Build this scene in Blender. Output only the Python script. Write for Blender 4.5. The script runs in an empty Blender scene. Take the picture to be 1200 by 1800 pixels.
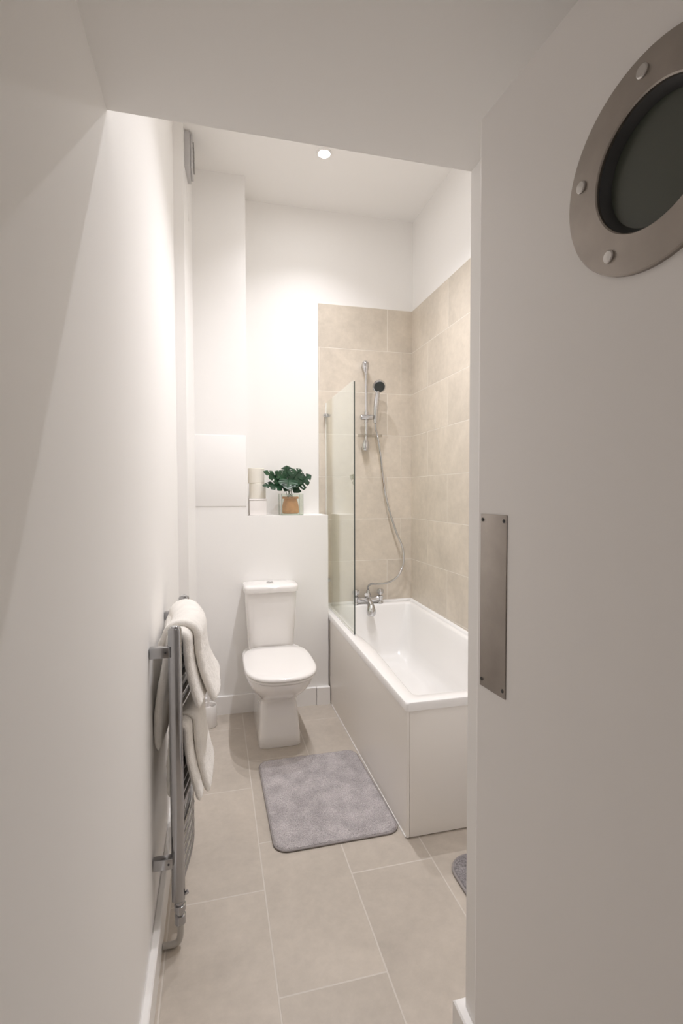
import bpy, bmesh, math, random
from math import sin, cos, pi, radians, sqrt
from mathutils import Vector, Matrix, noise
random.seed(7)
S = bpy.context.scene
COL = S.collection

# ------------------------------------------------------------------ camera, light, exposure
def make_camera():
    cd = bpy.data.cameras.new('camera')
    cd.sensor_fit = 'HORIZONTAL'; cd.sensor_width = 36.0
    cd.lens = 36.0 * 885.54 / 1200.0
    cd.clip_start = 0.02
    o = bpy.data.objects.new('camera', cd); COL.objects.link(o)
    y, p, r = radians(14.146), radians(-2.080), radians(-0.1466)
    fw = Vector((sin(y)*cos(p), cos(y)*cos(p), sin(p)))
    rt = Vector((cos(y), -sin(y), 0)); up = rt.cross(fw)
    rt2 = rt*cos(r) + up*sin(r); up2 = -rt*sin(r) + up*cos(r)
    m = Matrix((rt2, up2, -fw)).transposed().to_4x4()
    m.translation = Vector((0, 0, 1.38))
    o.matrix_world = m
    S.camera = o
make_camera()

W = bpy.data.worlds.new('world'); S.world = W; W.use_nodes = True
W.node_tree.nodes['Background'].inputs[0].default_value = (1.0, 0.96, 0.92, 1)
W.node_tree.nodes['Background'].inputs[1].default_value = 0.02
S.view_settings.view_transform = 'Standard'
S.view_settings.look = 'None'
S.view_settings.gamma = 1.0
S.view_settings.use_curve_mapping = False
S.view_settings.exposure = 0.09
S.cycles.max_bounces = 16; S.cycles.diffuse_bounces = 12; S.cycles.glossy_bounces = 6; S.cycles.transparent_max_bounces = 16
SPOTS = [(0.66, 1.82, 54), (0.66, 2.36, 66), (0.63, 2.885, 43)]
SPOT_COL = (1.0, 0.982, 1.02)
SPOT_ANGLE, SPOT_BLEND = 118, 1.0
FILL_W, FILL_COL = 1.2, (1.0, 0.94, 0.92)
CEIL = 3.325

# ------------------------------------------------------------------ helpers
class MB:
    def __init__(s): s.v = []; s.f = []
    def add(s, vs, fs):
        b = len(s.v); s.v += [tuple(q) for q in vs]; s.f += [tuple(b+i for i in f) for f in fs]; return s
    def box(s, x0, x1, y0, y1, z0, z1):
        vs = [(x, y, z) for x in (x0, x1) for y in (y0, y1) for z in (z0, z1)]
        return s.add(vs, [(0,1,3,2),(4,6,7,5),(0,4,5,1),(2,3,7,6),(0,2,6,4),(1,5,7,3)])
    def rbox(s, x0, x1, y0, y1, z0, z1, r=0.004, seg=3, mat=None):
        bm = bmesh.new(); bmesh.ops.create_cube(bm, size=1)
        for v in bm.verts:
            v.co = Vector(((x0+x1)/2+v.co.x*(x1-x0), (y0+y1)/2+v.co.y*(y1-y0), (z0+z1)/2+v.co.z*(z1-z0)))
        bmesh.ops.bevel(bm, geom=bm.edges[:], offset=r, segments=seg, profile=0.5, affect='EDGES')
        return s.bm(bm, mat)
    def bm(s, bm, mat=None):
        bm.verts.index_update()
        vs = [(mat @ v.co if mat else v.co.copy()) for v in bm.verts]
        fs = [[v.index for v in f.verts] for f in bm.faces]
        bm.free(); return s.add(vs, fs)
    def loft(s, rings, cap0=True, cap1=True, closed=True):
        n = len(rings[0]); vs = [p for r in rings for p in r]; fs = []
        for i in range(len(rings)-1):
            for j in range(n if closed else n-1):
                a = i*n+j; b = i*n+(j+1) % n
                fs.append((a, b, b+n, a+n))
        if cap0: fs.append(tuple(reversed(range(n))))
        if cap1: fs.append(tuple(range((len(rings)-1)*n, len(rings)*n)))
        return s.add(vs, fs)
    def tube(s, pts, r, n=12, cap=True):
        P = [Vector(p) for p in pts]; R = r if isinstance(r, (list, tuple)) else [r]*len(P)
        rings = []; nrm = None
        for i, p in enumerate(P):
            t = (P[min(i+1, len(P)-1)] - P[max(i-1, 0)]).normalized()
            if nrm is None:
                a = Vector((0, 0, 1)) if abs(t.z) < .9 else Vector((1, 0, 0))
                nrm = t.cross(a).normalized()
            else:
                nrm = (nrm - t*nrm.dot(t)).normalized()
            b = t.cross(nrm)
            rings.append([p + (nrm*cos(2*pi*k/n) + b*sin(2*pi*k/n))*R[i] for k in range(n)])
        return s.loft(rings, cap, cap)
    def lathe(s, prof, c, axis=(0, 0, 1), n=32, cap=True):
        a = Vector(axis).normalized(); t = Vector((1, 0, 0)) if abs(a.x) < .9 else Vector((0, 1, 0))
        u = a.cross(t).normalized(); w = a.cross(u); c = Vector(c)
        rings = [[c + a*h + (u*cos(2*pi*k/n)+w*sin(2*pi*k/n))*r for k in range(n)] for r, h in prof]
        return s.loft(rings, cap, cap)
    def build(s, name, mat, parent=None, smooth=35, origin=None):
        o0 = Vector(origin) if origin is not None else wloc(parent)
        me = bpy.data.meshes.new(name)
        me.from_pydata([(v[0]-o0.x, v[1]-o0.y, v[2]-o0.z) for v in s.v], [], s.f)
        bm = bmesh.new(); bm.from_mesh(me); bmesh.ops.recalc_face_normals(bm, faces=bm.faces[:]); bm.to_mesh(me); bm.free()
        me.materials.append(mat)
        if smooth:
            for p in me.polygons: p.use_smooth = True
            me.set_sharp_from_angle(angle=radians(smooth))
        o = bpy.data.objects.new(name, me); COL.objects.link(o)
        if parent is not None:
            o.parent = parent
            if origin is not None: o.location = o0 - wloc(parent)
        elif origin is not None:
            o.location = o0
        return o

def wloc(o):
    p = Vector((0, 0, 0))
    while o is not None:
        p = p + Vector(o.location); o = o.parent
    return p
def tag(o, label, cat, group=None):
    o['label'] = label; o['category'] = cat
    if group: o['group'] = group
    return o
def thing(name, label, cat, loc, group=None):
    o = bpy.data.objects.new(name, None); o.empty_display_size = .05
    COL.objects.link(o); o.location = loc
    return tag(o, label, cat, group)
def structure(o, label, cat='room'):
    o['kind'] = 'structure'; o['label'] = label; o['category'] = cat; return o
def spline(pts, n=12):
    P = [Vector(p) for p in pts]; out = []
    for i in range(len(P)-1):
        a = P[max(i-1, 0)]; b = P[i]; c = P[i+1]; d = P[min(i+2, len(P)-1)]
        for k in range(n):
            t = k/n
            out.append(.5*((2*b) + (c-a)*t + (2*a-5*b+4*c-d)*t*t + (3*b-a-3*c+d)*t**3))
    out.append(P[-1]); return out

# ------------------------------------------------------------------ materials
def mat(name, col, rough=.5, metal=0, coat=0, spec=.5, bump=0, bscale=60, var=0, vscale=3, transl=0, sheen=0):
    m = bpy.data.materials.new(name); m.use_nodes = True
    nt = m.node_tree; b = nt.nodes['Principled BSDF']
    b.inputs['Base Color'].default_value = (*col, 1); b.inputs['Roughness'].default_value = rough
    b.inputs['Metallic'].default_value = metal; b.inputs['Coat Weight'].default_value = coat
    b.inputs['Specular IOR Level'].default_value = spec
    if sheen: b.inputs['Sheen Weight'].default_value = sheen
    tc = nt.nodes.new('ShaderNodeTexCoord')
    if var:
        n = nt.nodes.new('ShaderNodeTexNoise'); n.inputs['Scale'].default_value = vscale; n.inputs['Detail'].default_value = 5
        nt.links.new(tc.outputs['Object'], n.inputs['Vector'])
        r = nt.nodes.new('ShaderNodeMapRange'); r.inputs[1].default_value = .3; r.inputs[2].default_value = .7
        r.inputs[3].default_value = 1-var; r.inputs[4].default_value = 1+var
        nt.links.new(n.outputs['Fac'], r.inputs[0])
        x = nt.nodes.new('ShaderNodeVectorMath'); x.operation = 'SCALE'; x.inputs[0].default_value = col
        nt.links.new(r.outputs[0], x.inputs['Scale']); nt.links.new(x.outputs[0], b.inputs['Base Color'])
    if bump:
        n = nt.nodes.new('ShaderNodeTexNoise'); n.inputs['Scale'].default_value = bscale; n.inputs['Detail'].default_value = 4
        nt.links.new(tc.outputs['Object'], n.inputs['Vector'])
        k = nt.nodes.new('ShaderNodeBump'); k.inputs['Strength'].default_value = bump; k.inputs['Distance'].default_value = .002
        nt.links.new(n.outputs['Fac'], k.inputs['Height']); nt.links.new(k.outputs[0], b.inputs['Normal'])
    return m

def pile_mat(name, col, coarse, fine, sheen=.2):
    m = mat(name, col, 1.0, sheen=sheen, spec=.1); nt = m.node_tree; L = nt.links.new; b = nt.nodes['Principled BSDF']
    tc = nt.nodes.new('ShaderNodeTexCoord'); outs = []
    for sc, am, dt in ((13, coarse, 4), (330, fine, 2)):
        n = nt.nodes.new('ShaderNodeTexNoise'); n.inputs['Scale'].default_value = sc; n.inputs['Detail'].default_value = dt
        L(tc.outputs['Object'], n.inputs['Vector'])
        r = nt.nodes.new('ShaderNodeMapRange'); r.inputs[1].default_value = .3; r.inputs[2].default_value = .7
        r.inputs[3].default_value = 1-am; r.inputs[4].default_value = 1+am; L(n.outputs['Fac'], r.inputs[0]); outs.append(r.outputs[0])
    k = nt.nodes.new('ShaderNodeMath'); k.operation = 'MULTIPLY'; L(outs[0], k.inputs[0]); L(outs[1], k.inputs[1])
    x = nt.nodes.new('ShaderNodeVectorMath'); x.operation = 'SCALE'; x.inputs[0].default_value = col
    L(k.outputs[0], x.inputs['Scale']); L(x.outputs[0], b.inputs['Base Color']); return m

def tile_mat(name, col, grout, axes, org, w, h, off, gw, rough, vscale=2.2):
    """running-bond tiles; axes = which object axes run along a course / across courses"""
    m = bpy.data.materials.new(name); m.use_nodes = True; nt = m.node_tree; L = nt.links.new
    b = nt.nodes['Principled BSDF']; b.inputs['Roughness'].default_value = rough
    tc = nt.nodes.new('ShaderNodeTexCoord'); sp = nt.nodes.new('ShaderNodeSeparateXYZ'); L(tc.outputs['Object'], sp.inputs[0])
    def M(op, a, c=None):
        n = nt.nodes.new('ShaderNodeMath'); n.operation = op
        for i, q in enumerate((a, c)):
            if q is None: continue
            if isinstance(q, (int, float)): n.inputs[i].default_value = q
            else: L(q, n.inputs[i])
        return n.outputs[0]
    u = M('DIVIDE', M('SUBTRACT', sp.outputs[axes[0]], org[0]), w)
    v = M('DIVIDE', M('SUBTRACT', sp.outputs[axes[1]], org[1]), h)
    row = M('FLOOR', v); par = M('FLOORED_MODULO', row, 2)
    uu = M('ADD', u, M('MULTIPLY', par, off))
    def edge(q, s):
        f = M('FRACT', q); return M('MULTIPLY', M('MINIMUM', f, M('SUBTRACT', 1.0, f)), s)
    d = M('MINIMUM', edge(uu, w), edge(v, h))
    mr = nt.nodes.new('ShaderNodeMapRange'); mr.interpolation_type = 'SMOOTHSTEP'
    L(d, mr.inputs[0]); mr.inputs[1].default_value = gw*.35; mr.inputs[2].default_value = gw*.65
    cb = nt.nodes.new('ShaderNodeCombineXYZ'); L(M('FLOOR', uu), cb.inputs[0]); L(row, cb.inputs[1])
    wn = nt.nodes.new('ShaderNodeTexWhiteNoise'); L(cb.outputs[0], wn.inputs['Vector'])
    # cloudy stone figure, shifted for every tile
    ad = nt.nodes.new('ShaderNodeVectorMath'); ad.operation = 'MULTIPLY_ADD'
    L(wn.outputs['Color'], ad.inputs[0]); ad.inputs[1].default_value = (9, 9, 9); L(tc.outputs['Object'], ad.inputs[2])
    n1 = nt.nodes.new('ShaderNodeTexNoise'); n1.inputs['Scale'].default_value = vscale; n1.inputs['Detail'].default_value = 7; n1.inputs['Roughness'].default_value = .62; n1.inputs['Distortion'].default_value = .8
    L(ad.outputs[0], n1.inputs['Vector'])
    n2 = nt.nodes.new('ShaderNodeTexNoise'); n2.inputs['Scale'].default_value = 26; n2.inputs['Detail'].default_value = 6; n2.inputs['Roughness'].default_value = .7
    L(ad.outputs[0], n2.inputs['Vector'])
    fac = M('ADD', M('MULTIPLY', M('SUBTRACT', n1.outputs['Fac'], .5), .55), M('MULTIPLY', M('SUBTRACT', n2.outputs['Fac'], .5), .32))
    fac = M('ADD', fac, M('MULTIPLY', M('SUBTRACT', wn.outputs['Value'], .5), .05))
    sc = nt.nodes.new('ShaderNodeVectorMath'); sc.operation = 'SCALE'; sc.inputs[0].default_value = col
    L(M('ADD', fac, 1.0), sc.inputs['Scale'])
    mx = nt.nodes.new('ShaderNodeMix'); mx.data_type = 'RGBA'
    L(mr.outputs[0], mx.inputs['Factor']); mx.inputs['A'].default_value = (*grout, 1); L(sc.outputs[0], mx.inputs['B'])
    L(mx.outputs['Result'], b.inputs['Base Color'])
    bp = nt.nodes.new('ShaderNodeBump'); bp.inputs['Strength'].default_value = .5; bp.inputs['Distance'].default_value = .0015
    L(M('ADD', mr.outputs[0], M('MULTIPLY', n2.outputs['Fac'], .12)), bp.inputs['Height']); L(bp.outputs[0], b.inputs['Normal'])
    return m

def sheet_glass(name, tint, gloss=(1, 1, 1), ior=1.5):
    m = bpy.data.materials.new(name); m.use_nodes = True; nt = m.node_tree; nt.nodes.clear(); L = nt.links.new
    out = nt.nodes.new('ShaderNodeOutputMaterial'); t = nt.nodes.new('ShaderNodeBsdfTransparent'); t.inputs[0].default_value = (*tint, 1)
    g = nt.nodes.new('ShaderNodeBsdfGlossy'); g.inputs['Roughness'].default_value = .01; g.inputs[0].default_value = (*gloss, 1)
    ge = nt.nodes.new('ShaderNodeNewGeometry'); dt = nt.nodes.new('ShaderNodeVectorMath'); dt.operation = 'DOT_PRODUCT'
    L(ge.outputs['Normal'], dt.inputs[0]); L(ge.outputs['Incoming'], dt.inputs[1])
    def M(op, a, c=None):
        n = nt.nodes.new('ShaderNodeMath'); n.operation = op
        for i, q in enumerate((a, c)):
            if q is None: continue
            if isinstance(q, (int, float)): n.inputs[i].default_value = q
            else: L(q, n.inputs[i])
        return n.outputs[0]
    f0 = ((ior-1)/(ior+1))**2       # Fresnel of a thin sheet, the same from both sides
    fr = M('ADD', M('MULTIPLY', M('POWER', M('SUBTRACT', 1.0, M('ABSOLUTE', dt.outputs['Value'])), 5.0), 1-f0), f0)
    mx = nt.nodes.new('ShaderNodeMixShader'); L(fr, mx.inputs[0]); L(t.outputs[0], mx.inputs[1]); L(g.outputs[0], mx.inputs[2])
    L(mx.outputs[0], out.inputs[0]); return m

def emit(name, col, s):
    m = bpy.data.materials.new(name); m.use_nodes = True; nt = m.node_tree; nt.nodes.clear()
    o = nt.nodes.new('ShaderNodeOutputMaterial'); e = nt.nodes.new('ShaderNodeEmission')
    e.inputs[0].default_value = (*col, 1); e.inputs[1].default_value = s
    nt.links.new(e.outputs[0], o.inputs[0]); return m

PAINT = mat('white_wall_paint', (.86, .85, .835), .55, bump=.12, bscale=45)
PAINTC = mat('white_ceiling_paint', (.86, .85, .835), .7, bump=.12, bscale=40)
GLOSSP = mat('white_gloss_paint', (.87, .858, .845), .3, bump=.08, bscale=30)
DOORP = mat('white_door_paint', (.87, .85, .835), .42, bump=.1, bscale=35)
PANELP = mat('bath_panel', (.86, .83, .79), .3)
WTILE_B = tile_mat('beige_wall_tile', (.62, .558, .475), (.75, .705, .635), (0, 2), (1.315, 2.692-.2984*20), .60, .2984, .175, .004, .38)
WTILE_R = tile_mat('beige_wall_tile_side', (.62, .558, .475), (.75, .705, .635), (1, 2), (3.164, 2.692-.2984*20), .60, .2984, .5, .004, .38)
FTILE = tile_mat('beige_floor_tile', (.505, .452, .392), (.61, .565, .51), (1, 0), (1.332-.63*10, .155-.3135*10), .63, .3135, .383, .005, .33, 1.8)
CER = mat('white_ceramic', (.84, .82, .80), .07, coat=.6)
SEAT = mat('white_seat_plastic', (.84, .82, .80), .14)
ACR = mat('white_acrylic', (.86, .85, .84), .12, coat=.4)
CHROME = mat('chrome', (.62, .62, .63), .1, 1)
CHROMER = mat('radiator_chrome', (.42, .42, .43), .14, 1)
STEEL = mat('brushed_steel', (.36, .325, .295), .42, 1, var=.12, vscale=14, bump=.05, bscale=200)
BOLT = mat('bolt_steel', (.55, .53, .51), .35, 1)
DARK = mat('dark_rubber', (.03, .03, .03), .5)
FACE = mat('spray_face', (.045, .055, .055), .35)
PIPE = mat('painted_pipe', (.46, .44, .41), .35)
TOWEL = mat('white_towel', (.83, .80, .755), .95, bump=1.0, bscale=330, sheen=.3, var=.05, vscale=25)
ROLL = mat('toilet_paper', (.80, .765, .69), .95, bump=.3, bscale=200)
CARD = mat('roll_core', (.45, .35, .25), .9)
BOXW = mat('white_box', (.82, .79, .77), .4)
POT = mat('terracotta', (.58, .30, .135), .8, var=.15, vscale=30, bump=.3, bscale=80)
SOIL = mat('soil', (.06, .045, .03), .95, bump=.8, bscale=90)
LEAF = mat('monstera_leaf', (.014, .052, .022), .34, var=.45, vscale=18)
STEM = mat('stem', (.05, .10, .04), .5)
MAT = pile_mat('grey_pile', (.415, .388, .39), .18, .38)
MATD = pile_mat('dark_grey_pile', (.25, .235, .24), .25, .5)
HEM = mat('grey_hem', (.30, .275, .27), .9, bump=.6, bscale=250)
GLASS = sheet_glass('clear_glass', (.955, .975, .945))
GLASSE = mat('glass_edge', (.05, .062, .054), .15)
VASE = sheet_glass('vase_glass', (.95, .965, .94))
FROST = mat('frosted_dark_glass', (.058, .066, .052), .3, coat=.3)
FANP = mat('white_fan_plastic', (.52, .51, .51), .4)
FANG = mat('fan_grille', (.28, .27, .26), .5)
RUBW = mat('white_sealant', (.82, .81, .80), .35)

# ------------------------------------------------------------------ room shell
XL, XR, YB = -.19, 1.397, 3.45
fl = MB().box(-.32, 1.6, -1.7, 3.6, -.1, 0).build('floor', FTILE, smooth=0)
structure(fl, 'beige stone-look floor tiles in running bond with pale grout', 'floor')
structure(MB().box(XL-.13, XL, -1.7, 2.82, 0, 3.45).build('wall_left', PAINT, smooth=0), 'long white plastered wall along the left', 'wall')
pts = [(XL-.13, 2.82), (-.139, 2.82), (-.112, 3.205), (XL-.13, 3.205)]
structure(MB().loft([[(x, y, 0) for x, y in pts], [(x, y, 3.45) for x, y in pts]]).build('trim_1', GLOSSP, smooth=0), 'narrow white boxed strip at the far end of the left wall', 'trim')
structure(MB().box(XL-.13, .203, 3.205, 3.46, 1.2408, 3.45).build('wall_boxing', PAINT, smooth=0), 'white boxed-in pipe column rising to the ceiling', 'wall')
# half wall with slightly uneven hand-plastered free corner
hw = MB(); n = 14; rings = []
for i in range(n+1):
    z = 1.241*i/n; dx = .0022*noise.noise(Vector((0, 3.1, z*7))); dy = .002*noise.noise(Vector((4, 1.3, z*6)))
    xr = .719+dx; yf = 3.205+dy
    rings.append([(XL-.13, 3.205, z), (.20, 3.205, z), (xr-.006, yf, z), (xr-.002, yf+.002, z), (xr, yf+.007, z), (xr, 3.46, z), (XL-.13, 3.46, z)])
structure(hw.loft(rings).build('wall_half', PAINT), 'white half-height wall with ledge behind the toilet', 'wall')
structure(MB().box(XL-.13, 1.55, YB+.008, 3.6, 0, 3.45).build('wall_back', PAINT, smooth=0), 'white back wall above the ledge and tiles', 'wall')
wr = structure(MB().box(XR+.008, 1.55, .96, 3.6, 0, 3.45).build('wall_right', PAINT, smooth=0), 'white right wall above the bath tiles', 'wall')
wb = bpy.data.objects['wall_back']
t = MB().box(.708, XR+.008, YB, YB+.010, .585, 2.692).build('tiling', WTILE_B, wb, smooth=0)
t = MB().box(XR, XR+.010, 1.70, YB, .585, 2.692).build('tiling', WTILE_R, wr, smooth=0)
structure(MB().box(XL-.13, 1.55, .97, 3.6, CEIL, 3.45).build('ceiling', PAINTC, smooth=0), 'white high ceiling over the bathroom', 'ceiling')
structure(MB().box(XL-.05, .70, -1.7, 1.066, 2.112, 2.23).build('ceiling_entrance', PAINTC, smooth=0), 'lowered white ceiling over the entrance', 'ceiling')
structure(MB().box(XL-.05, 1.55, .97, 1.066, 2.2, 3.45).box(.70, 1.55, .97, 1.066, 0, 2.2).build('wall_front', PAINT, smooth=0), 'white wall above and beside the entrance opening', 'wall')
structure(MB().box(.575, .70, -1.7, 1.066, 0, 2.112).build('wall_entrance', PAINT, smooth=0), 'white side wall of the entrance behind the door', 'wall')
structure(MB().box(XL-.13, .75, -1.75, -1.65, 0, 2.2).build('wall_hall', PAINT, smooth=0), 'white hall end wall', 'wall')
def skirting(name, pts, z, label):
    # pts: footprint polygon
    b = MB(); r = .004
    cx = sum(p[0] for p in pts)/len(pts); cy = sum(p[1] for p in pts)/len(pts)
    rings = [[(x, y, 0) for x, y in pts], [(x, y, z-r) for x, y in pts]]
    rings.append([(x+(r if x < cx else -r), y+(r if y < cy else -r), z) for x, y in pts])
    return structure(b.loft(rings).build(name, GLOSSP), label, 'skirting board')
skirting('baseboard_left', [(XL, -1.6), (XL+.022, -1.6), (XL+.022, 2.82), (XL, 2.82)], .104, 'white skirting board along the left wall')
skirting('baseboard_back', [(-.115, 3.190), (.632, 3.190), (.632, 3.206), (-.115, 3.206)], .117, 'white skirting board behind the toilet')
skirting('baseboard_corner', [(.634, 3.180), (.722, 3.180), (.722, 3.206), (.634, 3.206)], .117, 'short thicker white skirting block beside the bath')
skirting('baseboard_entrance', [(.553, -.1), (.60, -.1), (.60, 1.09), (.553, 1.09)], .14, 'white skirting board at the entrance wall corner')

# ------------------------------------------------------------------ lights
def lamp(name, kind, loc, w, col, **k):
    d = bpy.data.lights.new(name, kind); d.energy = w; d.color = col
    for a, q in k.items(): setattr(d, a, q)
    o = bpy.data.objects.new(name, d); COL.objects.link(o); o.location = loc; return o
GLOW = emit('lamp_glow', (1, .98, .97), 165)
LB = ['recessed chrome ceiling downlight nearest the entrance', 'recessed chrome ceiling downlight, the middle one of three', 'glowing recessed chrome ceiling downlight nearest the back wall']
for (x, y, w), lb in zip(SPOTS, LB):
    d = thing('ceiling_downlight', lb, 'light', (x, y, CEIL), 'recessed ceiling downlights')
    MB().lathe([(.030, .02), (.030, -.001), (.034, -.006), (.042, -.006), (.045, -.002), (.045, .003), (.032, .02)], (x, y, CEIL), n=36, cap=False).build('bezel', mat('satin_bezel', (.82, .81, .80), .3, .3), d)
    MB().lathe([(.0295, 0), (.0295, .004)], (x, y, CEIL-.0035), n=28).build('bulb', GLOW, d)
    lo = lamp('bulb_light', 'SPOT', (0, 0, -.02), w, SPOT_COL, spot_size=radians(SPOT_ANGLE), spot_blend=SPOT_BLEND, shadow_soft_size=.009)
    lo.parent = d
hl = thing('added_fill_light', 'added round fill light overhead behind the camera', 'light', (.2, -.75, 2.112))  # unseen fill lamp and glowing dome, added to lift the entrance and door
MB().lathe([(.15, 0), (.15, -.02), (.13, -.05), (.06, -.062), (.001, -.064)], (.2, -.75, 2.112)).build('fill_dome', emit('fill_glow', FILL_COL, .12), hl)
lo = lamp('fill_area', 'AREA', (0, 0, -.07), FILL_W, FILL_COL, shape='DISK', size=.28); lo.parent = hl

# ------------------------------------------------------------------ door
DP = Vector((.439, .792, 0)); DA = radians(3.7)
du = Vector((sin(DA), -cos(DA), 0)); dn = Vector((-cos(DA), -sin(DA), 0))   # along the leaf towards the hinge / out of the visible face
def dpt(u, z, o=0): return DP + du*u + dn*o + Vector((0, 0, z))
TH = .040; DH = 2.006; DWD = .762; PC = (.3365, 1.739); RO, RI = .1165, .0715
# leaf outline in plan with a rounded leading edge; face cut by a round hole
def leaf():
    b = MB(); N = 48; bot = .006
    # front and back faces as an annular fan from the hole to the rectangle
    def rect_pt(a):
        dx, dz = cos(a), sin(a); c = []
        u0, u1, z0, z1 = .012, DWD, bot, DH-.003
        if dx > 1e-9: c.append((u1-PC[0])/dx)
        if dx < -1e-9: c.append((u0-PC[0])/dx)
        if dz > 1e-9: c.append((z1-PC[1])/dz)
        if dz < -1e-9: c.append((z0-PC[1])/dz)
        k = min(c); return (PC[0]+dx*k, PC[1]+dz*k)
    angs = [2*pi*i/N for i in range(N)]
    for cu, cz in ((.012, bot), (.012, DH-.003), (DWD, bot), (DWD, DH-.003)):
        angs.append(math.atan2(cz-PC[1], cu-PC[0]) % (2*pi))
    angs = sorted(set(angs)); n = len(angs)
    inner = [(PC[0]+RI*1.05*cos(a), PC[1]+RI*1.05*sin(a)) for a in angs]; outer = [rect_pt(a) for a in angs]
    vs = [dpt(*p, 0) for p in inner]+[dpt(*p, 0) for p in outer]+[dpt(*p, -TH) for p in inner]+[dpt(*p, -TH) for p in outer]
    fs = []
    for i in range(n):
        j = (i+1) % n
        fs += [(i, j, n+j, n+i), (2*n+i, 3*n+i, 3*n+j, 2*n+j), (i, 2*n+i, 2*n+j, j)]
    b.add(vs, fs)
    # rounded leading edge, hinge edge, top and bottom
    prof = [(.012, 0), (.0075, -.0012), (.0035, -.0042), (.0010, -.009), (.0, -.016), (0, -TH+.004), (.004, -TH), (.012, -TH)]
    b.loft([[dpt(u, bot, o) for u, o in prof], [dpt(u, DH-.003, o) for u, o in prof]], False, False, closed=False)
    top = prof + [(DWD, -TH), (DWD, 0)]
    b.add([dpt(u, DH-.003, o) for u, o in top], [tuple(range(len(top)))])
    b.add([dpt(u, bot, o) for u, o in top], [tuple(range(len(top)))])
    b.add([dpt(DWD, bot, 0), dpt(DWD, bot, -TH), dpt(DWD, DH-.003, -TH), dpt(DWD, DH-.003, 0)], [(0, 1, 2, 3)])
    return b
door = leaf().build('door_1', DOORP, smooth=30)
structure(door, 'open white door with a steel porthole and push plate', 'door')
def ann(r0, r1, o0, o1, n=64, bev=.0015):
    b = MB(); prof = [(r0, o0), (r0, o1-bev), (r0+bev, o1), (r1-bev, o1), (r1, o1-bev), (r1, o0)]
    rings = [[dpt(PC[0]+r*cos(2*pi*k/n), PC[1]+r*sin(2*pi*k/n), o) for k in range(n)] for r, o in prof]
    return b.loft(rings+[rings[0]], False, False)
ring = ann(RI, RO, .0, .006).build('porthole_ring', STEEL, door); ring['label'] = 'brushed steel ring of the round porthole'
MB().loft([[dpt(PC[0]+r*cos(2*pi*k/64), PC[1]+r*sin(2*pi*k/64), o) for k in range(64)] for r, o in ((RI*1.04, -.0105), (RI-.007, -.0105), (RI-.006, -.008), (RI-.002, -.001), (RI-.0002, .001), (RI-.0002, -.001), (RI*1.04, -.001))], False, False).build('gasket', DARK, ring)
MB().loft([[dpt(PC[0]+RI*1.03*cos(2*pi*k/64), PC[1]+RI*1.03*sin(2*pi*k/64), o) for k in range(64)] for o in (-.016, -.011)]).build('porthole_glass', FROST, ring)['label'] = 'dark frosted glass of the porthole'
for i in range(5):
    a = radians(95+72*i); c = dpt(PC[0]+.0965*cos(a), PC[1]+.0965*sin(a), .006)
    MB().lathe([(.0072, 0), (.0072, .002), (.006, .0032), (.0, .0034)], c, dn, 20).build('bolt', BOLT, ring)
def dbox(u0, u1, z0, z1, o0, o1, r=.001):
    m = Matrix((du, dn, Vector((0, 0, 1)))).transposed().to_4x4(); m.translation = DP
    return MB().rbox(u0, u1, o0, o1, z0, z1, r, 2, m)
pp = dbox(.0205, .0915, 1.052, 1.3455, .0002, .0022).build('push_plate', STEEL, door); pp['label'] = 'brushed steel push plate of the door'
for u in (.027, .085):
    for z in (1.064, 1.336):
        MB().lathe([(.0032, 0), (.0030, .0008), (.0, .001)], dpt(u, z, .0021), dn, 14).build('screw', DARK, pp)

# ------------------------------------------------------------------ toilet
def outl(cx, yf, yb, hw, nf, nb, cyf=.45, n=56):
    """plan outline: front half with exponent nf, rear half with exponent nb"""
    yc = yf+(yb-yf)*cyf; P = []
    for k in range(n):
        a = 2*pi*k/n; c, s = cos(a), sin(a); e = nf if s < 0 else nb
        x = cx+hw*math.copysign(abs(c)**(2/e), c)
        L = yc-yf if s < 0 else yb-yc
        P.append((x, yc+L*math.copysign(abs(s)**(2/e), s)))
    return P
TX = .335
to = thing('toilet', 'white close-coupled toilet with its lid down against the half wall', 'toilet', (TX, 2.95, 0))
secs = [(0, .116, 2.697, 3.185, 9, 9), (.006, .118, 2.693, 3.187, 9, 9), (.06, .1145, 2.70, 3.187, 9, 9), (.13, .109, 2.712, 3.187, 8.5, 9), (.20, .103, 2.722, 3.187, 8, 9), (.235, .101, 2.722, 3.187, 7, 9),
        (.255, .104, 2.708, 3.187, 5.5, 8), (.28, .120, 2.665, 3.188, 4, 7), (.31, .143, 2.605, 3.188, 3.2, 6), (.345, .165, 2.548, 3.188, 2.8, 5.5), (.38, .180, 2.508, 3.188, 2.6, 5), (.405, .187, 2.487, 3.188, 2.5, 5),
        (.418, .188, 2.482, 3.188, 2.5, 5), (.423, .184, 2.488, 3.185, 2.5, 5)]
MB().loft([[(x, y, z) for x, y in outl(TX, yf, yb, hwid, a, b)] for z, hwid, yf, yb, a, b in secs]).build('pan', CER, to, 50)
def slab(z0, z1, yf, yb, hwid, nf, nb, dome, r=.008):
    rings = []
    for z, ins in ((z0, r*.6), (z0+r*.5, 0), (z1-r, 0), (z1-r*.45, r*.25), (z1-r*.1, r*.9)):
        rings.append([(x, y, z) for x, y in outl(TX, yf+ins, yb-ins, hwid-ins, nf, nb)])
    for q in (.8, .55, .3, .05):
        rings.append([(TX+(x-TX)*q, (yf+yb)/2+(y-(yf+yb)/2)*q, z1+dome*(1-q*q)) for x, y in outl(TX, yf+r, yb-r, hwid-r, nf, nb)])
    return MB().loft(rings)
slab(.4245, .4385, 2.476, 3.02, .189, 2.55, 4.0, .0, .005).build('seat', SEAT, to, 50)
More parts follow.
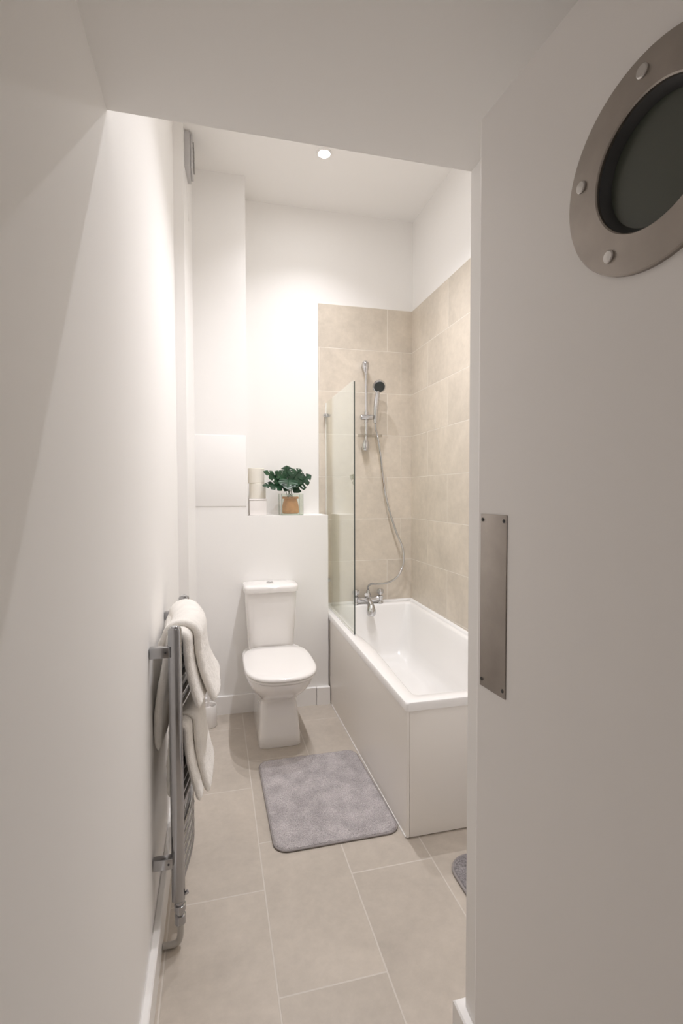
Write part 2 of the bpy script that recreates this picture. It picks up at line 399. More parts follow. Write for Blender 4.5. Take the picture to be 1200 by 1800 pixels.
slab(.4405, .462, 2.466, 3.028, .192, 2.6, 4.2, .004, .011).build('lid', SEAT, to, 50)
for sx in (-.075, .075): MB().tube([(TX+sx-.02, 3.024, .449), (TX+sx+.02, 3.024, .449)], .010).build('hinge', SEAT, to)
def cis(z, hwid, yf): return [(x, y, z) for x, y in outl(.329, yf, 3.203, hwid, 5.0, 16, .5)]
MB().loft([cis(.424, .130, 3.045), cis(.44, .138, 3.040), cis(.60, .148, 3.033), cis(.775, .157, 3.026), cis(.787, .157, 3.026)]).build('cistern', CER, to, 50)
cl = MB().loft([cis(.783, .158, 3.022), cis(.787, .164, 3.012), cis(.812, .166, 3.008), cis(.823, .1635, 3.012), cis(.828, .157, 3.022), cis(.831, .11, 3.07)]).build('cistern_lid', CER, to, 50)
bt = MB().lathe([(.021, 0), (.021, .004), (.018, .006), (.017, .0045), (.0, .0045)], (.327, 3.118, .830), n=32).build('flush_button', CHROME, cl)
bt['label'] = 'round chrome flush button'

# ------------------------------------------------------------------ bath
ba = thing('bathtub', 'white bath with flat side panel beside the tiled walls', 'bathtub', (1.06, 2.64, 0))
def rimz(y): return .556+.026*(y-1.84)
def rrect(x0, x1, y0, y1, r, nc=8, ne=14):
    P = []
    C = [((x1-r, y0+r), -pi/2), ((x1-r, y1-r), 0), ((x0+r, y1-r), pi/2), ((x0+r, y0+r), pi)]
    for i, ((cx, cy), a0) in enumerate(C):
        for k in range(nc+1):
            a = a0+pi/2*k/nc; P.append((cx+r*cos(a), cy+r*sin(a)))
        (nx, ny), a1 = C[(i+1) % 4]
        p = P[-1]; q = (nx+r*cos(a1), ny+r*sin(a1))
        for k in range(1, ne): P.append((p[0]+(q[0]-p[0])*k/ne, p[1]+(q[1]-p[1])*k/ne))
    return P
BX0, BX1, BY0, BY1 = .722, XR-.001, 1.833, YB-.001
def lip(y):      # inner left edge of the rim swells in the middle
    K = [(1.8, .0), (1.95, .004), (2.1, .010), (2.3, .019), (2.5, .024), (2.65, .018), (2.8, .006), (2.95, 0), (3.6, 0)]
    for (a, p), (b, q) in zip(K, K[1:]):
        if a <= y <= b:
            t = (y-a)/(b-a); t = t*t*(3-2*t); return p+(q-p)*t
    return 0
def inner(x0, x1, y0, y1, r, dz, amt=1.0):
    P = []
    for x, y in rrect(x0, x1, y0, y1, r):
        k = max(0, 1-(x-x0)/.25); P.append((x+lip(y)*k*amt, y, rimz(y)+dz))
    return P
def outer(d, r, dz): return [(x, y, rimz(y)+dz) for x, y in rrect(BX0+d, BX1-d*.2, BY0+d, BY1-d*.2, r)]
ix0, ix1, iy0, iy1 = .776, 1.358, 1.897, 3.385
rings = [outer(.012, .012, -.036), outer(.0, .014, -.036), outer(-.0, .014, -.008), outer(.0025, .014, -.0025), outer(.008, .014, 0),
         inner(ix0-.006, ix1+.006, iy0-.006, iy1+.006, .036, 0), inner(ix0, ix1, iy0, iy1, .036, -.004), inner(ix0+.005, ix1-.005, iy0+.005, iy1-.005, .036, -.014)]
for t in (.15, .35, .55, .72, .84):
    rings.append(inner(ix0+.005+.06*t, ix1-.005-.05*t, iy0+.005+.22*t, iy1-.005-.07*t, .036+.05*t, -.014-.36*t, 1-t))
rings += [inner(ix0+.075, ix1-.066, iy0+.215, iy1-.085, .10, -.345, 0), inner(ix0+.105, ix1-.10, iy0+.25, iy1-.12, .09, -.372, 0), inner(ix0+.15, ix1-.145, iy0+.31, iy1-.17, .08, -.381, 0), inner(ix0+.24, ix1-.24, iy0+.6, iy1-.4, .03, -.384, 0)]
tub = MB().loft(rings, cap0=False).build('tub', ACR, ba, 40)
# panels
sp = MB(); N = 20
x0, x1 = .7285, .7405
sp.loft([[(x0, y, .004), (x1, y, .004), (x1, y, rimz(y)-.034), (x0, y, rimz(y)-.034)] for y in [1.842+(3.44-1.842)*i/N for i in range(N+1)]]).build('side_panel', PANELP, ba)
z = rimz(1.84)-.034
MB().rbox(.742, 1.395, 1.842, 1.854, .004, z, .001).build('end_panel', PANELP, ba)
MB().box(.7255, .7285, 1.85, 3.16, .0, .006).build('sealant', RUBW, ba)
tr = MB()
def quad(p, nx, ny, wd, h):
    return [(p[0], p[1], p[2]), (p[0]+nx*wd, p[1]+ny*wd, p[2]), (p[0]+nx*wd*.85, p[1]+ny*wd*.85, p[2]+h*.35), (p[0]+nx*wd*.5, p[1]+ny*wd*.5, p[2]+h*.8), (p[0]+nx*wd*.15, p[1]+ny*wd*.15, p[2]+h), (p[0], p[1], p[2]+h)]
tr.loft([quad((x, YB-.0006, rimz(YB)+.0006), 0, -1, .016, .014) for x in (.73, XR-.0006)])
tr.loft([quad((XR-.0006, y, rimz(y)+.0006), -1, 0, .016, .014) for y in (1.84, YB-.0006)])
tr.build('bath_trim', RUBW, ba)

# mixer tap on the far rim
ZR = rimz(3.406)+.0012
mx = thing('bath_mixer_tap', 'chrome two-handled bath mixer on the far bath rim', 'tap', (1.052, 3.406, ZR))
b = MB()
for sx in (-.09, .09):
    b.lathe([(.021, 0), (.021, .006), (.018, .010), (.016, .028), (.021, .040), (.021, .052), (.012, .058)], (1.052+sx, 3.406, ZR), n=24)
b.tube(spline([(1.052-.09, 3.406, ZR+.042), (1.052-.05, 3.408, ZR+.030), (1.052, 3.405, ZR+.034), (1.052+.05, 3.408, ZR+.030), (1.052+.09, 3.406, ZR+.042)], 8), .0165, 16)
b.lathe([(.020, .02), (.022, .04), (.021, .06), (.016, .075), (.012, .082), (.012, .098)], (1.052, 3.408, ZR), n=24)
b.rbox(.946, 1.158, 3.395, 3.425, ZR+.012, ZR+.022, .004)
b.build('body', CHROME, mx)
for sx in (-.09, .09):
    hd = MB()
    hd.lathe([(.010, .056), (.010, .064), (.019, .068), (.0215, .076), (.0215, .094), (.018, .102), (.0, .104)], (1.052+sx, 3.406, ZR), n=24)
    for k in range(6):
        a = 2*pi*k/6; hd.tube([(1.052+sx+.0215*cos(a), 3.406+.0215*sin(a), ZR+.072), (1.052+sx+.0215*cos(a), 3.406+.0215*sin(a), ZR+.096)], .004, 8)
    hd.build('handle', CHROME, mx)
sp_ = spline([(1.050, 3.40, ZR+.036), (1.049, 3.37, ZR+.035), (1.046, 3.335, ZR+.018), (1.043, 3.308, ZR-.012), (1.041, 3.296, ZR-.045), (1.041, 3.292, ZR-.066)], 8)
n = len(sp_)
def spr(t):
    r = .013+.020*min(1, max(0, (t-.25)/.45))
    return r if t < .72 else r*sqrt(max(.02, 1-((t-.72)/.283)**2))
rad = [spr(i/(n-1)) for i in range(n)]
MB().tube(sp_, rad, 24).build('spout', CHROME, mx)
MB().tube([(1.035, 3.405, ZR+.062), (1.032, 3.386, ZR+.068)], [.009, .012], 14).build('diverter_knob', CHROME, mx)

# shower riser rail
RX, RY = 1.034, 3.392
sr = thing('shower_rail', 'vertical chrome shower riser rail on the tiled back wall', 'shower rail', (RX, 3.45, 1.70))
MB().tube([(RX, RY, 1.72), (RX, RY, 2.27)], .0095, 16).build('rail', CHROME, sr)
for z0, sg in ((2.262, 1), (1.722, -1)):
    bk = MB()
    # teardrop bracket: a fat rounded bulb over the wall fixing, tapering to the rail
    pts = [(RX-.004*q, RY+.010*q, z0+sg*(-.055+.100*q)) for q in [k/20 for k in range(21)]]
    rr = []
    for k in range(21):
        q = k/20; r = .0105+.0145*(3*min(1, q/.62)**2-2*min(1, q/.62)**3)
        if q > .72: r *= sqrt(max(.01, 1-((q-.72)/.285)**2))
        rr.append(r)
    bk.tube(pts, rr, 24)
    bk.lathe([(.017, 0), (.017, .03), (.013, .05)], (RX-.003, 3.4495, z0+sg*.018), (0, -1, 0), 20)
    bk.build('bracket', CHROME, sr)
sl = MB(); sl.tube([(.992, RY-.006, 1.912), (.999, RY-.006, 1.912), (1.070, RY-.010, 1.913), (1.0795, RY-.011, 1.914)], [.0165, .019, .018, .0165], 18)
sl.tube([(RX, RY, 1.876), (RX, RY, 1.948)], .0145, 16)
sl.build('slider', CHROME, sr)
sd = MB()
P = [(RX+.034+.088*math.copysign(abs(cos(a))**.45, cos(a)), 3.413+.031*math.copysign(abs(sin(a))**.45, sin(a))) for a in [2*pi*k/40 for k in range(40)]]
sd.loft([[(x, y, 1.780) for x, y in P], [(x, y, 1.783) for x, y in P]])
sd.loft([[(x, y, 1.783) for x, y in P], [(x, y, 1.796) for x, y in P], [(RX+.034+(x-RX-.034)*.97, 3.413+(y-3.413)*.96, 1.796) for x, y in P], [(RX+.034+(x-RX-.034)*.97, 3.413+(y-3.413)*.96, 1.783) for x, y in P]], False, False)
sd.build('soap_dish', sheet_glass('clear_plastic', (.90, .89, .87), (.9, .9, .9), 1.45), sr)['label'] = 'clear plastic soap dish on the rail'

# hand shower and hose
hs = thing('hand_shower', 'chrome hand shower with black spray face held in the rail slider', 'hand shower', (1.099, 3.378, 1.90))
hp = spline([(1.098, 3.382, 1.872), (1.099, 3.379, 1.94), (1.103, 3.374, 2.01), (1.108, 3.369, 2.06), (1.112, 3.366, 2.092)], 8); n = len(hp)
MB().tube(hp, [.0125+.0055*sin(pi*min(1, i/(n-1)*.9)) for i in range(n)], 18).build('handle', CHROME, hs)
fa = Vector((-.10, -.84, -.52)).normalized(); hc = Vector((1.115, 3.348, 2.122))
MB().lathe([(.012, -.030), (.030, -.026), (.044, -.012), (.047, 0), (.045, .008), (.039, .010)], hc, fa, 36).build('head', CHROME, hs)
fc = MB().lathe([(.038, .0095), (.037, .0125), (.0, .0135)], hc, fa, 36).build('spray_face', FACE, hs); fc['label'] = 'black spray face'
nz = MB(); u = fa.cross(Vector((1, 0, 0))).normalized(); w = fa.cross(u)
for r, c in ((.010, 6), (.020, 12), (.030, 18)):
    for k in range(c):
        a = 2*pi*k/c; nz.lathe([(.0015, .012), (.0013, .0150)], hc+u*r*cos(a)+w*r*sin(a), fa, 6)
nz.build('nozzles', DARK, fc)
hz = [(1.098, 3.382, 1.872), (1.100, 3.374, 1.83), (1.112, 3.364, 1.769), (1.133, 3.370, 1.65), (1.163, 3.39, 1.451), (1.197, 3.39, 1.29), (1.257, 3.388, 1.107), (1.301, 3.386, 1.004), (1.313, 3.384, .905), (1.290, 3.384, .82), (1.245, 3.386, .769), (1.185, 3.39, .743), (1.121, 3.396, .738), (1.075, 3.402, .738), (1.054, 3.407, .722), (1.052, 3.408, ZR+.10)]
hzs = spline(hz, 40); n = len(hzs)
MB().tube(hzs, [.0066+.0009*(i % 2) for i in range(n)], 10).build('hose', CHROME, hs)['label'] = 'ribbed metal hose'

# glass bath screen
gs = thing('bath_screen', 'frameless clear glass bath screen standing on the bath rim', 'shower screen', (.757, 3.08, .57))
gy0, gy1, gx = 2.712, 3.432, .7555
b = MB()
zz = [rimz(y)+.0068 for y in (gy0, gy1)]
b.add([(gx, gy0, zz[0]), (gx, gy1, zz[1]), (gx, gy1, 2.012), (gx, gy0+.01, 2.012), (gx, gy0, 2.002)], [(0, 1, 2, 3, 4)])
b.add([(gx+.006, gy0, zz[0]), (gx+.006, gy1, zz[1]), (gx+.006, gy1, 2.012), (gx+.006, gy0+.01, 2.012), (gx+.006, gy0, 2.002)], [(0, 1, 2, 3, 4)])
pane = b.build('pane', GLASS, gs, 0)
e = MB().box(gx-.0004, gx+.0064, gy0-.0012, gy0, zz[0], 2.002)
e.build('polished_edge', GLASSE, pane)['label'] = 'dark green polished front edge'
MB().loft([[(gx-.001, y, rimz(y)+.0008), (gx+.007, y, rimz(y)+.0008), (gx+.007, y, rimz(y)+.0066), (gx-.001, y, rimz(y)+.0066)] for y in (gy0-.004, gy1)]).build('seal_strip', RUBW, gs)
MB().rbox(gx-.002, gx+.008, 3.432, 3.4495, rimz(3.44)+.020, 2.008, .002).build('wall_profile', mat('white_profile', (.78, .77, .73), .4), gs)
for z in (1.918, .78):
    k = MB(); k.rbox(gx-.010, gx+.016, 3.398, 3.449, z-.012, z+.012, .003); k.lathe([(.012, 0), (.012, .01), (.009, .014)], (gx-.010, 3.405, z), (-1, 0, 0), 18)
    k.build('hinge', CHROME, gs)

# ------------------------------------------------------------------ towel radiator
ra = thing('towel_radiator', 'tall chrome ladder towel radiator standing off the left wall', 'radiator', (-.118, 1.79, .0))
PY0, PY1, PX = 1.56, 2.03, -.119
def bow(y):        # rungs bow out into the room between the posts
    t = (y-PY0)/(PY1-PY0); return .028*sin(pi*max(0, min(1, t)))**1.25
for y in (PY0, PY1):
    R = [(PX+.0195*math.copysign(abs(cos(a))**.7, cos(a)), y+.0165*math.copysign(abs(sin(a))**.7, sin(a))) for a in [2*pi*k/24 for k in range(24)]]
    zt = .985
    po = MB().loft([[(PX+(x-PX)*q, y+(yy-y)*q, z) for x, yy in R] for z, q in ((.150, .8), (.155, 1), (zt-.006, 1), (zt, .82))]).build('post', CHROMER, ra, 40)
    MB().lathe([(.010, 0), (.010, .004), (.007, .006)], (PX, y, zt-.001), n=16).build('end_cap', CHROME, po)
    for z in (.916, .282):
        k = MB(); k.rbox(XL+.0015, PX-.014, y-.012-.012, y+.012-.012, z-.016, z+.016, .002)
        bk = k.build('wall_bracket', CHROMER, ra)
        MB().lathe([(.003, 0), (.003, .0006)], (PX-.025, y-.0245, z), (0, -1, 0), 10).build('screw', DARK, bk)
zs = [.185+.037*i for i in range(5)] + [.415+.037*i for i in range(5)] + [.651-.037, .651, .725, .762] + [.819, .856, .893, .930]
for z in zs:
    ys = [PY0+(PY1-PY0)*i/16 for i in range(17)]
    MB().tube([(PX+bow(y), y, z) for y in ys], .0105, 12).build('rung', CHROMER, ra)
# lower valves and supply tails
for y in (PY0, PY1):
    va = MB().lathe([(.013, .152), (.013, .140), (.017, .138), (.017, .122), (.012, .120), (.012, .108), (.016, .106), (.016, .080), (.010, .076)], (PX+.004, y, 0), n=20).build('valve', CHROMER, ra)
    MB().tube([(PX+.016, y, .165), (PX+.027, y, .172)], [.005, .006], 12).build('bleed_screw', CHROMER, va)
    MB().tube(spline([(PX+.004, y, .08), (PX+.004, y+.002, .045), (PX-.002, y+.004, .020), (PX-.02, y+.004, .012), (XL+.0232, y+.004, .013)], 6), .0095, 12).build('supply_pipe', PIPE, va)

# ------------------------------------------------------------------ towels
def towel_sheet(mb, y0, y1, zt, zf, zb, off, lean, th, seed, ny=100, nearlean=0, backlean=0):
    """thick folded sheet hung over the rung at height zt; off = extra distance outside the rung"""
    rings = []
    for j in range(ny+1):
        t = j/ny; y = y0+(y1-y0)*t
        endr = 1.0
        e = min(t, 1-t)*(y1-y0)
        if e < th*.6: endr = max(.18, sqrt(max(0, 1-(1-e/(th*.6))**2)))
        bw = PX+bow(y)
        r = .0125+off
        zl = zf+.010*noise.noise(Vector((y*6, seed, 0)))-.005*sin(y*9+seed)
        zbk = zb+.010*noise.noise(Vector((y*7, seed+5, 0)))
        C = []
        nf = 64
        for i in range(nf+1):      # front bottom -> top
            s = 1-i/nf; z = zt-(zt-zl)*s
            wob = .006+.006*noise.noise(Vector((y*8, z*7, seed)))+.004*sin(y*22+seed*3+z*4)
            x = bw+r+(lean+nearlean*t)*s**2.0+max(0, wob)*s*s
            C.append(Vector((x, y+.012*s*noise.noise(Vector((z*5, seed, 2))), z)))
        for i in range(1, 10 if zb < zt else 6):
            a = pi*i/10; C.append(Vector((bw+r*cos(a), y, zt+(r*.75+.0045)*sin(a))))
        nb = 40
        for i in range(nb+1 if zb < zt else 0):
            s = i/nb; z = zt-(zt-zbk)*s
            x = bw-r-(bw-PX)*.6*min(1, s*2)-backlean*min(1, s*1.5)-.003*(1+noise.noise(Vector((y*8, z*7, seed+9))))*min(1, s*2)
            x = max(x, XL+.004+th)
            C.append(Vector((x, y+.006*noise.noise(Vector((z*5, seed+3, 2)))*s, z)))
        O, I = [], []
        m = len(C)
        for i, p in enumerate(C):
            d = (C[min(i+1, m-1)]-C[max(i-1, 0)]); d.y = 0; d.normalize(); nn = Vector((d.z, 0, -d.x))
            e2 = min(i, m-1-i)/2.6
            q = endr*(1.0 if e2 >= 1 else max(.25, sqrt(max(0, 1-(1-e2)**2))))
            f = .0016*noise.noise(p*70)+.0014*noise.noise(p*190)
            mid = p+nn*(th/2)
            O.append(mid+nn*(th/2*q+f)); I.append(mid-nn*(th/2*q))
        rings.append(O+list(reversed(I)))
    mb.loft(rings)
t1 = thing('bath_towel', 'white folded towel over the top rung of the chrome radiator', 'towel', (-.09, 1.79, .97), 'towels on the radiator')
b = MB(); towel_sheet(b, 1.595, 1.965, .9295, .724, .60, .0, .034, .023, 1.0, backlean=.031); b.build('inner_fold', TOWEL, t1, 60)
b = MB(); towel_sheet(b, 1.640, 1.985, .9305, .716, .89, .024, .042, .023, 4.0, nearlean=.012); b.build('outer_fold', TOWEL, t1, 60)
t2 = thing('bath_towel', 'white folded towel lower on the radiator, hanging below the other one', 'towel', (-.09, 1.79, .70), 'towels on the radiator')
b = MB(); towel_sheet(b, 1.590, 1.96, .651, .432, .455, .0, .028, .018, 7.0); b.build('inner_fold', TOWEL, t2, 60)
b = MB(); towel_sheet(b, 1.640, 1.98, .652, .425, .70, .0190, .026, .020, 11.0); b.build('outer_fold', TOWEL, t2, 60)

# ------------------------------------------------------------------ mats
def pile(x0, x1, y0, y1, r, h, amp, step, shear, seed, edge=.012):
    P = rrect(x0, x1, y0, y1, r, 10, 40)
    cx, cy = (x0+x1)/2, (y0+y1)/2
    b = MB(); nx = int((x1-x0)/step); ny = int((y1-y0)/step)
    vs = []; fs = []
    def ins(x, y):
        dx = max(x0+r-x, 0, x-(x1-r)); dy = max(y0+r-y, 0, y-(y1-r))
        if dx > 0 and dy > 0: return r-sqrt(dx*dx+dy*dy)
        return min(x-x0, x1-x, y-y0, y1-y)
    rnd = random.Random(seed)
    def sq(x, y):      # map the square grid into the rounded outline
        for _ in range(6):
            d = ins(x, y)
            if d < 0:
                ax = x0+r if x < cx else x1-r; ay = y0+r if y < cy else y1-r
                l = sqrt((x-ax)**2+(y-ay)**2); x = ax+(x-ax)*(r-1e-4)/l; y = ay+(y-ay)*(r-1e-4)/l
        return x, y
    for j in range(ny+1):
        for i in range(nx+1):
            x, y = sq(x0+(x1-x0)*i/nx, y0+(y1-y0)*j/ny)
            d = max(0, ins(x, y)); e = min(1, d/edge); e = sqrt(max(0, 1-(1-e)**2))
            z = .003+(h-.003)*e
            if e > .2:
                q = noise.noise(Vector((x*90, y*90, seed)))*.5+noise.noise(Vector((x*22, y*22, seed+3)))*.6+rnd.uniform(-.6, .6)
                z += amp*q*e
                x += rnd.uniform(-.3, .3)*step*e; y += rnd.uniform(-.3, .3)*step*e
            vs.append((x+(y-cy)*shear, y, z))
    for j in range(ny):
        for i in range(nx):
            a = j*(nx+1)+i; fs.append((a, a+1, a+nx+2, a+nx+1))
    b.add(vs, fs)
    return b, [(x+(y-cy)*shear, y) for x, y in P]
def fibres(P, x0, x1, y0, y1, z, h, count, seed):
    rnd = random.Random(seed); b = MB(); n = len(P); k = 0
    def inside(x, y):
        c = False
        for i in range(n):
            (xa, ya), (xb, yb) = P[i], P[i-1]
            if (ya > y) != (yb > y) and x < (xb-xa)*(y-ya)/(yb-ya)+xa: c = not c
        return c
    vs = []; fs = []; r = .075
    while k < count:
        x, y = rnd.uniform(x0+.005, x1-.005), rnd.uniform(y0+.005, y1-.005); k += 1
        corner = min(x-x0, x1-x) < r and min(y-y0, y1-y) < r
        if (corner or min(x-x0, x1-x) < .014) and not inside(x, y): continue
        ed = min(x-x0, x1-x, y-y0, y1-y); zz = z*min(1, .45+ed/.02)
        la = 5*noise.noise(Vector((x*9, y*9, seed)))+rnd.uniform(-.9, .9); ln = rnd.uniform(.2, .9)*h
        a = rnd.uniform(0, pi); w = rnd.uniform(.0007, .0013); cx, cy = cos(a)*w, sin(a)*w
        q = len(vs); hh = h*rnd.uniform(.5, 1)
        vs += [(x-cx, y-cy, zz-.004), (x+cx, y+cy, zz-.004), (x+ln*cos(la)*.8, y+ln*sin(la)*.8, zz-.002+hh*.7)]
        fs.append((q, q+1, q+2))
    return b.add(vs, fs)
def hem(P, z, r):
    pts = [(x, y, z) for x, y in P]; n = len(pts); b = MB(); rings = []
    for i, p in enumerate(pts):
        t = (Vector(pts[(i+1) % n])-Vector(pts[i-1])); t.normalize(); s = Vector((t.y, -t.x, 0))
        rings.append([Vector(p)+s*r*cos(2*pi*k/8)+Vector((0, 0, 1))*r*sin(2*pi*k/8)*.8 for k in range(8)])
    rings.append(rings[0]); return b.loft(rings, False, False)
m1 = thing('bath_mat', 'grey rectangular pile bath mat lying in front of the toilet', 'bath mat', (.46, 2.22, 0))
b, P = pile(.208, .716, 1.885, 2.560, .055, .013, .0022, .0042, -.012, 3)
b.build('backing', MAT, m1, 0); fibres(P, .208, .716, 1.885, 2.560, .0105, .0075, 52000, 5).build('pile', MAT, m1, 0)['kind'] = 'stuff'; hem(P, .0052, .0045).build('hem', HEM, m1, 60)
m2 = thing('pedestal_mat', 'darker grey mat partly hidden behind the open door', 'bath mat', (1.08, 1.40, 0))
b, P = pile(.826, 1.33, 1.12, 1.695, .085, .015, .0045, .0055, 0, 8)
b.build('backing', MATD, m2, 0); fibres(P, .826, 1.33, 1.12, 1.695, .012, .010, 30000, 6).build('pile', MATD, m2, 0)['kind'] = 'stuff'; hem(P, .006, .0055).build('hem', HEM, m2, 60)

# ------------------------------------------------------------------ access panel, fan, toilet brush
ap = thing('access_panel', 'flat white access panel fixed on the boxed pipe column', 'panel', (.04, 3.205, 1.52))
MB().rbox(-.114, .194, 3.2005, 3.2049, 1.304, 1.742, .0015).build('panel_board', GLOSSP, ap)
fan = thing('extractor_fan', 'square white extractor fan high up beside the column', 'fan', (-.125, 2.955, 3.22))
MB().rbox(-.1375, -.106, 2.875, 3.035, 3.130, 3.318, .003).build('housing', FANP, fan)
fcv = MB().rbox(-.106, -.092, 2.885, 3.025, 3.140, 3.31, .004).build('cover', FANP, fan)
g = MB()
for k in range(7): g.rbox(-.093, -.086, 2.905, 3.005, 3.17+.017*k, 3.180+.017*k, .001, 1)
g.build('grille', FANG, fcv)
MB().tube(spline([(-.133, 2.92, 3.13), (-.1325, 2.93, 3.09), (-.1285, 2.99, 3.01), (-.124, 3.05, 2.93)], 6), .0018, 6).build('cable', FANG, fan)

br = thing('toilet_brush', 'white toilet brush in its pot behind the hanging towels', 'toilet brush', (-.048, 3.06, 0))
MB().lathe([(.046, 0), (.050, .006), (.050, .12), (.046, .128), (.043, .124), (.043, .02)], (-.048, 3.06, 0), n=28).build('pot', CER, br)
MB().lathe([(.0, .03), (.030, .035), (.034, .06), (.030, .10), (.012, .115)], (-.048, 3.06, 0), n=20).build('brush_head', BOXW, br)
MB().lathe([(.006, .11), (.006, .36), (.009, .37), (.0145, .385), (.0145, .405), (.010, .415), (.0, .417)], (-.048, 3.06, 0), n=18).build('handle', BOXW, br)

# ------------------------------------------------------------------ things on the ledge
LZ = 1.2412
bx = thing('storage_box', 'small white square box on the ledge under the toilet rolls', 'box', (.268, 3.305, LZ))
MB().rbox(.217, .325, 3.25, 3.36, LZ, LZ+.098, .005).build('box_body', BOXW, bx)
MB().rbox(.215, .327, 3.248, 3.362, LZ+.0985, LZ+.108, .003).build('box_lid', BOXW, bx)
def roll(loc, label):
    o = thing('toilet_roll', label, 'toilet roll', loc, 'toilet rolls on the ledge')
    c = Vector(loc)
    pf = [(.0225, .0), (.050, .0), (.0525, .003), (.053, .05), (.0525, .095), (.050, .098), (.0225, .098)]
    rg = []
    MB().lathe(pf+[pf[0]], c, n=40, cap=False).build('paper', ROLL, o)
    MB().lathe([(.0222, .001), (.0222, .097), (.0205, .097), (.0205, .001), (.0222, .001)], c, n=28, cap=False).build('core', CARD, o)
    return o
roll((.272, 3.303, LZ+.1085), 'white toilet roll stacked directly on the white box')
roll((.264, 3.306, LZ+.2070), 'topmost white toilet roll of the stack on the ledge')

vz = thing('glass_vase', 'square clear glass vase on the ledge around the terracotta pot', 'vase', (.488, 3.305, LZ))
vx0, vx1, vy0, vy1, vt = .419, .558, 3.235, 3.374, .005
MB().box(vx0, vx0+vt, vy0, vy1, LZ, LZ+.140).box(vx1-vt, vx1, vy0, vy1, LZ, LZ+.140).box(vx0+vt, vx1-vt, vy0, vy0+vt, LZ, LZ+.140).box(vx0+vt, vx1-vt, vy1-vt, vy1, LZ, LZ+.140).box(vx0+vt, vx1-vt, vy0+vt, vy1-vt, LZ, LZ+.010).build('glass_walls', VASE, vz, 0)
VE = mat('vase_edge', (.30, .36, .30), .15)
for x in (vx0, vx1):
    for y in (vy0, vy1): MB().box(x-.0018, x+.0018, y-.0018, y+.0018, LZ+.0002, LZ+.140).build('glass_edge', VE, vz, 0)
MB().box(vx0+.002, vx1-.002, vy0-.001, vy0+.002, LZ+.0002, LZ+.005).build('base_edge', VE, vz, 0)
pl = thing('potted_plant', 'monstera with split dark green leaves in a small terracotta pot', 'plant', (.486, 3.305, LZ+.0105))
pc = Vector((.486, 3.305, LZ+.0105))
po = MB().lathe([(.046, 0), (.0545, .004), (.0555, .02), (.054, .045), (.049, .07), (.043, .088), (.042, .093), (.047, .098), (.050, .106), (.0455, .107), (.041, .098), (.040, .090)], pc, n=36, cap=True).build('pot', POT, pl)
fr = MB()
for k in range(14):
    a = 2*pi*k/14; fr.lathe([(.008, -.004), (.007, .004), (.003, .009)], pc+Vector((.0475*cos(a), .0475*sin(a), .102)), (cos(a)*.4, sin(a)*.4, 1), 8)
fr.build('frill_rim', POT, po)
MB().lathe([(.041, .0905), (.041, .0935)], pc, n=24).build('soil', SOIL, pl)
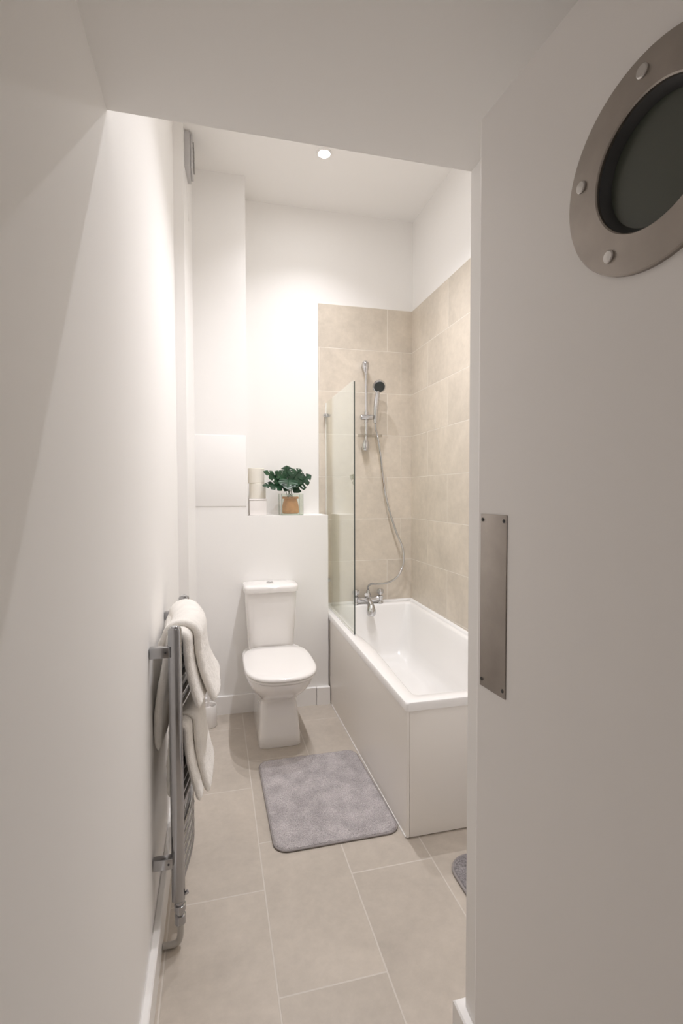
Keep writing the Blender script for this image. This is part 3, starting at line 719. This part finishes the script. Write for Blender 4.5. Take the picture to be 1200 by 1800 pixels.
def leaf_mesh(b, base, tip, normal, width, droop=.15, cup=.12, seed=0):
    base, tip, nrm = Vector(base), Vector(tip), Vector(normal)
    ax = tip-base; L = ax.length; ax.normalize(); nrm = (nrm-ax*nrm.dot(ax)).normalized(); sd = ax.cross(nrm)
    rnd = random.Random(seed)
    NL = 4; sub = 24; NU = NL*sub; NV = 16
    def wid(u):   # heart-shaped half width
        return width*.5*(sin(pi*min(1, (u*.92+.08))**.72))**.8 if u < 1 else 0
    for s in (-1, 1):
        ph = rnd.uniform(-.12, .12)
        idx = {}; vs = []; fs = []
        for i in range(NU+1):
            u = i/NU
            for j in range(NV+1):
                v = j/NV
                w = max(.002*width, width*.5*2.05*(u+.10)**.45*(1-u)**.85)
                k = ((u*NL+ph) % 1.0)
                # each lobe's margin bulges and sweeps to the tip
                mv = 1-.09*(1-sin(pi*k))*v*v
                uu = u + .16*v*v*(1-u)*.9 - .22*(1-u)**3*v
                x = ax*(L*uu) + sd*(s*w*v*mv)
                lift = -droop*L*(uu**2) + cup*w*v*1.2 - .5*cup*w*v*v*2.4
                vs.append(base+x+nrm*(lift+.0012*sin(k*2*pi)*v)); idx[i, j] = len(vs)-1
        for i in range(NU):
            u = (i+.5)/NU; k = ((u*NL+ph) % 1.0)
            lob = int((u*NL+ph)//1)
            for j in range(NV):
                v = (j+.5)/NV
                kc = k if k < .5 else k-1
                if .12 < u < .94 and v > .36:
                    if (lob+i//sub+seed) % 3 == 0 and abs(k-.5) < .11*sin(pi*min(1, max(0, (v-.40)/.42))): continue
                    if abs(kc) < .05+.12*(v-.36)/.64: continue
                fs.append((idx[i, j], idx[i+1, j], idx[i+1, j+1], idx[i, j+1]))
        b.add(vs, fs)
LV = [((.452, 3.29, 1.425), (.303, 3.205, 1.446), (.15, -.75, .75), .080, .12),
      ((.446, 3.315, 1.450), (.308, 3.215, 1.527), (.2, -.85, .55), .082, .05),
      ((.468, 3.31, 1.462), (.464, 3.325, 1.566), (0, -1, .25), .128, -.05),
      ((.486, 3.29, 1.452), (.545, 3.245, 1.540), (-.1, -.9, .5), .115, .08),
      ((.498, 3.30, 1.425), (.616, 3.265, 1.505), (.25, -.9, .4), .105, .16),
      ((.470, 3.27, 1.470), (.452, 3.185, 1.425), (0, -.75, .8), .115, .2),
      ((.480, 3.31, 1.455), (.505, 3.20, 1.430), (0, -.8, .6), .095, .12),
      ((.462, 3.30, 1.462), (.385, 3.26, 1.528), (-.2, -.8, .6), .078, .1)]
b = MB(); st = MB()
for i, (p, q, nr, w, dr) in enumerate(LV):
    leaf_mesh(b, p, q, nr, w*1.15, dr, .14, i)
    g0 = pc+Vector((.02*cos(i*2.4), .02*sin(i*2.4), .092))
    st.tube(spline([g0, (g0*.45+Vector(p)*.55)+Vector((0, .006, .004)), p], 5), .0017, 6)
lf = b.build('foliage', LEAF, pl, 40)
md = lf.modifiers.new('thickness', 'SOLIDIFY'); md.thickness = .0009; md.offset = 0
st.build('stems', STEM, pl)
